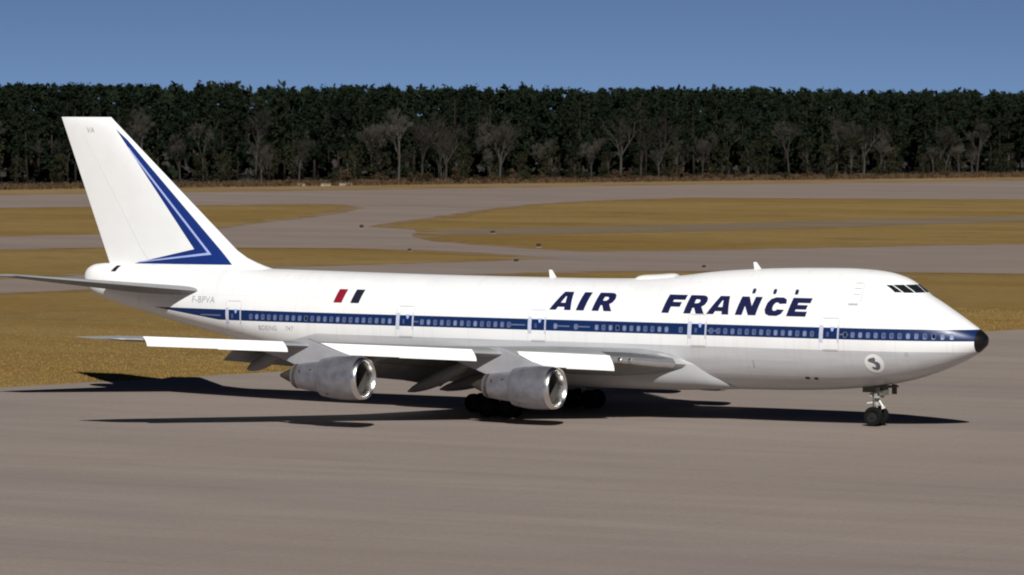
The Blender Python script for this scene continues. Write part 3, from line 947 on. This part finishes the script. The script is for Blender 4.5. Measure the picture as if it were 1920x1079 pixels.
for dx, y in ((.16, -.36), (-.20, -.34), (.50, -.30)):
    m = MB(); m.lathe([(-.09, .03), (-.08, .12), (.04, .13), (.05, .12), (.04, .001)], 'x', 14, (-s0 + dx, y, 2.02 + dx * .25)); m.build('taxi_light', M_gearwhite, g, True)
m = MB(); m.box((-s0 + .2, 0, 1.86), (.30, .86, .14)); m.build('light_bar', M_strut, g)
for y in (-.62, .62):
    m = MB(); m.box((-s0 + .95, y, 2.32), (.34, .045, .62)); m.build('gear_door', M_bay, g)
    m = MB(); m.box((-s0 - .25, y, 2.36), (.85, .045, .42)); m.build('gear_door', M_bay, g)
m = MB(); m.box((-s0 + .1, 0, 2.52), (2.4, 1.1, .10)); m.build('wheel_bay', M_bay, g)

me_wm = wheel_mesh(.62, .46)
for sc, yc, zh in [(31.8, 5.5, 3.4), (34.9, 1.9, 2.3)]:
    for side in (-1, 1):
        g = empty_part('main_landing_gear')
        for dx in (-.735, .735):
            for dy in (-.56, .56): obj('wheel', me_wm, g, (-sc + dx, side * yc + dy, .62))
        m = MB(); m.tube([(-sc - .9, side * yc, .62), (-sc + .9, side * yc, .62)], .12, 10)
        for dx in (-.735, .735): m.tube([(-sc + dx, side * yc - .6, .62), (-sc + dx, side * yc + .6, .62)], .08, 8)
        m.build('bogie_beam', M_strut, g, True)
        m = MB(); m.tube([(-sc, side * yc, .62), (-sc, side * yc, 1.5)], .13, 12); m.tube([(-sc, side * yc, 1.4), (-sc + .05, side * (yc - .1), zh)], .20, 14); m.build('strut', M_strut, g, True)
        m = MB(); m.tube([(-sc, side * yc, 1.55), (-sc + .1, side * (yc - 1.6), zh - .1)], .08, 8); m.build('side_brace', M_strut, g, True)
        m = MB(); m.box((-sc + .1, side * (yc + .85 if yc > 3 else yc - .1 - .95), 2.0), (1.7, .06, 1.2 if yc > 3 else .8)); m.build('gear_door', M_under, g)

# ------------------------------------------------------------------ the wood beyond the runway
def leaf_cloud(rr, centres, per, size, spread, vs, fs):
    for c, r_ in centres:
        for _ in range(per):
            d = Vector((rr.gauss(0, 1), rr.gauss(0, 1), rr.gauss(0, .75)))
            d = d.normalized() * (rr.random() ** .5) * r_
            p = c + d
            a = Vector((rr.uniform(-1, 1), rr.uniform(-1, 1), rr.uniform(-1, 1))).normalized()
            b = a.orthogonal().normalized(); q = Matrix.Rotation(rr.uniform(0, 6.28), 3, a); b = q @ b; e = a.cross(b)
            s = size * rr.uniform(.55, 1.3); k = len(vs)
            vs += [p + b * s, p + e * s * .6, p - b * s * .9, p - e * s * .55]
            fs.append((k, k + 1, k + 2, k + 3))


def tube_to(vs, fs, a, b, ra, rb, n=6):
    m = MB(); m.tube([a, (Vector(a) + Vector(b)) / 2 + Vector((0, 0, .05)), b], [ra, (ra + rb) / 2, rb], n, cap=False)
    k = len(vs); vs += [Vector(v) for v in m.v]; fs += [tuple(k + i for i in f) for f in m.f]


def pine(seed):
    rr = random.Random(seed); h = 24.4
    tv, tf = [], []; lv, lf = [], []
    lean = Vector((rr.uniform(-.8, .8), rr.uniform(-.8, .8), 0))
    tip = Vector((0, 0, h)) + lean
    pts = [Vector((0, 0, -.3)) + (tip) * u + Vector((rr.uniform(-.15, .15), rr.uniform(-.15, .15), 0)) * (u > 0) for u in (0, .25, .5, .75, .97)]
    m = MB(); m.tube(pts, [.34, .28, .22, .14, .04], 8); tv = [Vector(v) for v in m.v]; tf = list(m.f)
    cs = []
    low = rr.uniform(.16, .40)
    for k in range(34):
        u = low + (1 - low) * (k / 33) ** .9
        c0 = tip * u; uu = (u - low) / (1 - low); rad = 3.7 * min(1, .5 + uu * 1.3) * (1 - .62 * uu ** 3) * rr.uniform(.4, 1.05)
        q = rr.uniform(0, 6.28); e = c0 + Vector((math.cos(q) * rad, math.sin(q) * rad, rr.uniform(-.4, .9)))
        tube_to(tv, tf, c0, e, .07, .02, 4)
        cs.append((e, rr.uniform(.8, 1.5))); cs.append((c0 * .45 + e * .55, rr.uniform(.7, 1.2)))
    leaf_cloud(rr, cs, 24, .46, 1, lv, lf)
    return mesh('trunk', tv, tf, M_trunk, True), mesh('crown', lv, lf, M_pine)


def oak(seed):
    rr = random.Random(seed); h = 13.0
    tv, tf = [], []; lv, lf = [], []
    m = MB(); m.tube([(0, 0, -.3), (.2, .1, h * .3), (rr.uniform(-.5, .5), .2, h * .62)], [.34, .27, .12], 8); tv = [Vector(v) for v in m.v]; tf = list(m.f)
    cs = []
    for k in range(30):
        q = rr.uniform(0, 6.28); u = rr.uniform(.12, 1); rad = 4.2 * math.sqrt(max(.05, 1 - ((u - .45) / .62) ** 2)) * rr.uniform(.5, 1)
        e = Vector((math.cos(q) * rad, math.sin(q) * rad, h * u))
        tube_to(tv, tf, (0, 0, h * min(.55, u * .6)), e, .10, .02, 4)
        cs.append((e, rr.uniform(.9, 1.7)))
    leaf_cloud(rr, cs, 34, .40, 1, lv, lf)
    return mesh('trunk', tv, tf, M_bark, True), mesh('crown', lv, lf, M_oak)


def bare(seed):
    rr = random.Random(seed); tv, tf = [], []; wv, wf = [], []
    def grow(p, d, L, r_, lev):
        b = p + d * L
        if lev < 3:
            tube_to(tv, tf, p, b, r_, r_ * .68, 6 if lev < 2 else 4)
        else:
            s = d.orthogonal().normalized() * max(.045, r_); k = len(wv)
            wv.extend([p - s, p + s, b]); wf.append((k, k + 1, k + 2))
        if lev >= 5: return
        for _ in range({0: 4, 1: 4, 2: 5, 3: 5, 4: 4}[lev]):
            nd = (d + Vector((rr.uniform(-1, 1), rr.uniform(-1, 1), rr.uniform(-.25, .75))) * (.62 if lev < 2 else .85)).normalized()
            grow(p.lerp(b, rr.uniform(.55, 1.0)), nd, L * rr.uniform(.52, .78), r_ * .55, lev + 1)
    grow(Vector((0, 0, -.3)), Vector((rr.uniform(-.08, .08), rr.uniform(-.08, .08), 1)).normalized(), 6.2, .30, 0)
    return mesh('trunk', tv, tf, M_bark, True), mesh('crown', wv, wf, M_twig)


def shrub(seed, mat):
    rr = random.Random(seed); tv, tf = [], []; lv, lf = [], []; cs = []
    for k in range(12):
        q = rr.uniform(0, 6.28); rad = rr.uniform(.2, 1.9); e = Vector((math.cos(q) * rad, math.sin(q) * rad, rr.uniform(.5, 3.4 - rad * .8)))
        tube_to(tv, tf, (rad * .1 * math.cos(q), rad * .1 * math.sin(q), -.2), e, .05, .015, 4); cs.append((e, rr.uniform(.5, 1.0)))
    leaf_cloud(rr, cs, 36, .26, 1, lv, lf)
    return mesh('stems', tv, tf, M_trunk), mesh('foliage', lv, lf, mat)


PINES = [pine(11 + k) for k in range(6)]
OAKS = [oak(31 + k) for k in range(4)]
BARES = [bare(51 + k) for k in range(5)]
SHRUBS = [shrub(71 + k, M_oak if k % 2 else M_brush) for k in range(5)]
tl = (TR - TL); TLEN = tl.length; td = tl / TLEN; tn = Vector((-td.y, td.x))
if tn.dot(Vector((C0.x, C0.y)) - TL) > 0: tn = -tn     # away from the camera


def plant(kind, names, me2, x, y, scale, rz, label, cat, group=None, sz=None):
    r_ = bpy.data.objects.new(kind, None); link(r_); r_.location = (x, y, -.05); r_.rotation_euler = (0, 0, rz); r_.empty_display_size = 1
    r_.scale = (scale, scale, sz or scale)
    for nm, me in zip(names, me2): obj(nm, me, r_)
    return tag(r_, label, cat, group)


rt = random.Random(77)
def along(t, back): p = TL + td * (t * TLEN) + tn * back; return p.x, p.y
def at_px(u, back, v=None):
    """ground point on the wood's edge line below picture column u, then set back"""
    best = min((k / 2000 for k in range(2001)), key=lambda t: abs(col_of(t) - u))
    return along(best, back)
def col_of(t):
    p = TL + td * (t * TLEN); X = Vector((p.x, p.y, 0)) - C0; return 960 + FPX * X.dot(_r2) / X.dot(_f)


ZONES = [(0, 'beyond the left edge of the picture'), (110, 'left of the tail fin'), (230, 'directly behind the tail fin tip'), (400, 'just right of the fin tip'), (560, 'between the fin and the red and navy bars'), (700, 'above the red and navy bars'), (860, 'left of the picture centre'),
         (1000, 'above the middle cabin door'), (1150, 'above the word AIR'), (1300, 'above the gap between the words'), (1420, 'above the start of FRANCE'), (1540, 'above the end of FRANCE'), (1680, 'above the upper deck'), (1800, 'above the cockpit'), (1925, 'right of the jet\'s nose'), (9999, 'beyond the right edge of the picture')]
def zone(x, y):
    X = Vector((x, y, 0)) - C0; u = 960 + FPX * X.dot(_r2) / X.dot(_f)
    return next(n for lim, n in ZONES if u < lim)


NP = 170
for i in range(NP):
    row = i % 4; k = i // 4; n_ = NP // 4
    t = (k + .5 + rt.uniform(-.45, .45)) / n_ + row * .006
    x, y = along(t, 6 + row * 9 + rt.uniform(-3, 3))
    sc = rt.choice([rt.uniform(.93, .98), rt.uniform(.95, 1.0), rt.uniform(.97, 1.02)]) + row * .006
    plant('pine_tree', ('trunk', 'crown'), rt.choice(PINES), x, y, sc, rt.uniform(0, 6.28), ('front' if row == 0 else 'skyline') + ' dark pine of the wood, ' + zone(x, y), 'tree', 'pines of the wood', sz=sc)
named = [(497, 4, 1.35, 'pale leafless tree above the jet\'s tail fin tip, to its right'), (738, -2, 1.25, 'pale leafless tree with a forked trunk left of the picture centre'), (1163, 0, 1.42, 'large pale leafless tree with a spreading crown right of the picture centre'),
         (1490, 2, 1.2, 'pale grey leafless tree standing above the cockpit side of the jet'), (1585, 0, 1.25, 'pale leafless tree at the wood\'s edge above the jet\'s nose'), (1770, 2, 1.1, 'thin pale leafless tree nearest the right edge of the picture')]
for u, back, sc, lab in named:
    x, y = at_px(u, back); plant('bare_tree', ('trunk', 'crown'), rt.choice(BARES), x, y, sc, rt.uniform(0, 6.28), lab, 'tree')
for i in range(60):
    t = rt.uniform(0, 1); x, y = along(t, rt.choice([rt.uniform(-6, 4), rt.uniform(4, 16)])); sc = rt.uniform(.5, 1.3)
    plant('bare_tree', ('trunk', 'crown'), rt.choice(BARES), x, y, sc, rt.uniform(0, 6.28), .5 < sc < .85 and 'small grey leafless tree at wood edge, ' + zone(x, y) or sc >= .85 and 'tall grey leafless tree at wood edge, ' + zone(x, y) or 'stunted grey leafless tree at wood edge, ' + zone(x, y), 'tree', 'bare trees at the wood edge')
for i in range(52):
    t = (i + rt.uniform(.1, .9)) / 52; x, y = along(t, rt.uniform(-3, 5)); sc = rt.uniform(.42, .95)
    plant('leafy_tree', ('trunk', 'crown'), rt.choice(OAKS), x, y, sc, rt.uniform(0, 6.28), ('small' if sc < .66 else 'large') + ' rounded olive-green tree under the pines, ' + zone(x, y), 'tree', 'leafy trees at the wood edge')
for i in range(70):
    t = rt.choice([rt.uniform(0, 1), rt.uniform(.3, .62)]); x, y = along(t, rt.uniform(-34, -2)); sc = rt.uniform(.4, 1.15)
    plant('shrub', ('stems', 'foliage'), rt.choice(SHRUBS), x, y, sc, rt.uniform(0, 6.28), ('low' if sc < .85 else 'tall') + ' scrubby bush on the verge, ' + zone(x, y), 'shrub', 'bushes on the verge')

# depth of the wood: one mass of dark foliage behind the first ranks
rf = random.Random(9); lv, lf = [], []
cs = []
for i in range(4200):
    t = rf.uniform(-.04, 1.04); back = rf.uniform(36, 90); x, y = along(t, back)
    cs.append((Vector((x, y, (rf.random() ** .75) * 24.4)), rf.uniform(1.4, 3.0)))
leaf_cloud(rf, cs, 26, 1.15, 1, lv, lf)
tag(obj('forest_depth', mesh('forest_depth', lv, lf, M_pine)), 'dark evergreen mass filling the wood behind the front trees', 'woodland', kind='stuff')

FL = [along(-1.2, 8), along(2.2, 8), along(24, 6000), along(-24, 6000)]
sheet('forest_floor', FL, .2, plain('leaf_litter', (.03, .022, .014), .95, 0, .3, .3))

# rough brown grass on the verge and uneven dry tufts along the apron edge
def tufts(name, n, place, h, wd, mat, label, seed):
    rr = random.Random(seed); vs = []; fs = []
    for _ in range(n):
        x, y = place(rr); z = -.05
        q = rr.uniform(0, 6.28); hh = h * rr.uniform(.4, 1.2); ww_ = wd * rr.uniform(.5, 1.3)
        dx, dy = math.cos(q) * ww_, math.sin(q) * ww_; lx, ly = rr.uniform(-.5, .5) * hh, rr.uniform(-.5, .5) * hh
        k = len(vs); vs += [(x - dx, y - dy, z), (x + dx, y + dy, z), (x + lx + dx * .3, y + ly + dy * .3, z + hh), (x + lx - dx * .5, y + ly - dy * .5, z + hh * .8)]
        fs.append((k, k + 1, k + 2, k + 3))
    return tag(obj(name, mesh(name, vs, fs, mat)), label, 'grass', kind='stuff')


def near_edge(rr):
    p = e0 - ed * 40 + ed * rr.uniform(0, (e1 - e0).length + 80) - en * (abs(rr.gauss(0, 30)) - .45)
    return p.x, p.y
tufts('dry_grass_tufts', 120000, near_edge, .075, .04, M_blade, 'dry golden grass along the edge of the apron', 3)
def on_verge(rr):
    x, y = along(rr.random(), rr.uniform(-40, 4)); return x, y
tufts('verge_grass', 16000, on_verge, .9, .45, M_brush, 'rough brown grass and brush below the wood', 4)

# ------------------------------------------------------------------ small airfield furniture
M_box = plain('weathered_black', (.025, .022, .02), .7, 0, .2, 4)
M_conc = plain('pale_concrete', (.36, .31, .24), .8, 0, .1, 2)
def marker(u, v, wd, ht, label):
    x, y = gnd(u, v); r_ = bpy.data.objects.new('taxiway_marker', None); link(r_); r_.location = (x, y, -.05); r_.rotation_euler = (0, 0, PSI * -1 + .6); tag(r_, label, 'marker', 'markers beside the taxiways')
    m = MB(); m.box((0, 0, ht * .62), (wd, .22, ht * .62)); m.build('housing', M_box, r_)
    for dx in (-.36, .36): m = MB(); m.tube([(wd * dx, 0, 0), (wd * dx, 0, ht * .35)], .035, 8); m.build('leg', M_strut, r_)
    m = MB(); m.box((0, 0, .015), (wd * 1.25, .6, .05)); m.build('base_pad', M_conc, r_)
for u, v, wd, ht, lab in [(678, 429, .62, .72, 'small dark marker box at the taxiway fork left of the centre'), (924, 438, .75, .5, 'dark marker box on the narrow strip above the middle of the jet'), (1010, 464, .62, .62, 'dark marker box on the grass island above the jet\'s roof aerial'),
                          (968, 492, .55, .5, 'dark marker box on the taxiway just above the jet\'s roof, left of the aerial'), (768, 471, .45, .4, 'small dark marker box at the lower taxiway edge left of the others'), (1320, 503, .42, .45, 'small dark marker box just above the hump of the jet\'s roof')]:
    marker(u, v, wd, ht, lab)
for u, v, wd, lab in [(566, 349, 1.6, 'short pale concrete block at the wood edge, leftmost of three'), (611, 349, 3.2, 'long low pale concrete block at the wood edge, middle of three'), (648, 348, 4.6, 'longest low pale concrete block at the wood edge, rightmost of three')]:
    x, y = gnd(u, v); m = MB(); m.box((0, 0, .28), (wd, .8, .56)); m.box((0, 0, .60), (wd + .15, .95, .09))
    o = m.build('concrete_block', M_conc); o.location = (x, y, -.05); o.rotation_euler = (0, 0, -PSI + 1.0); tag(o, lab, 'block', 'pale blocks below the wood')
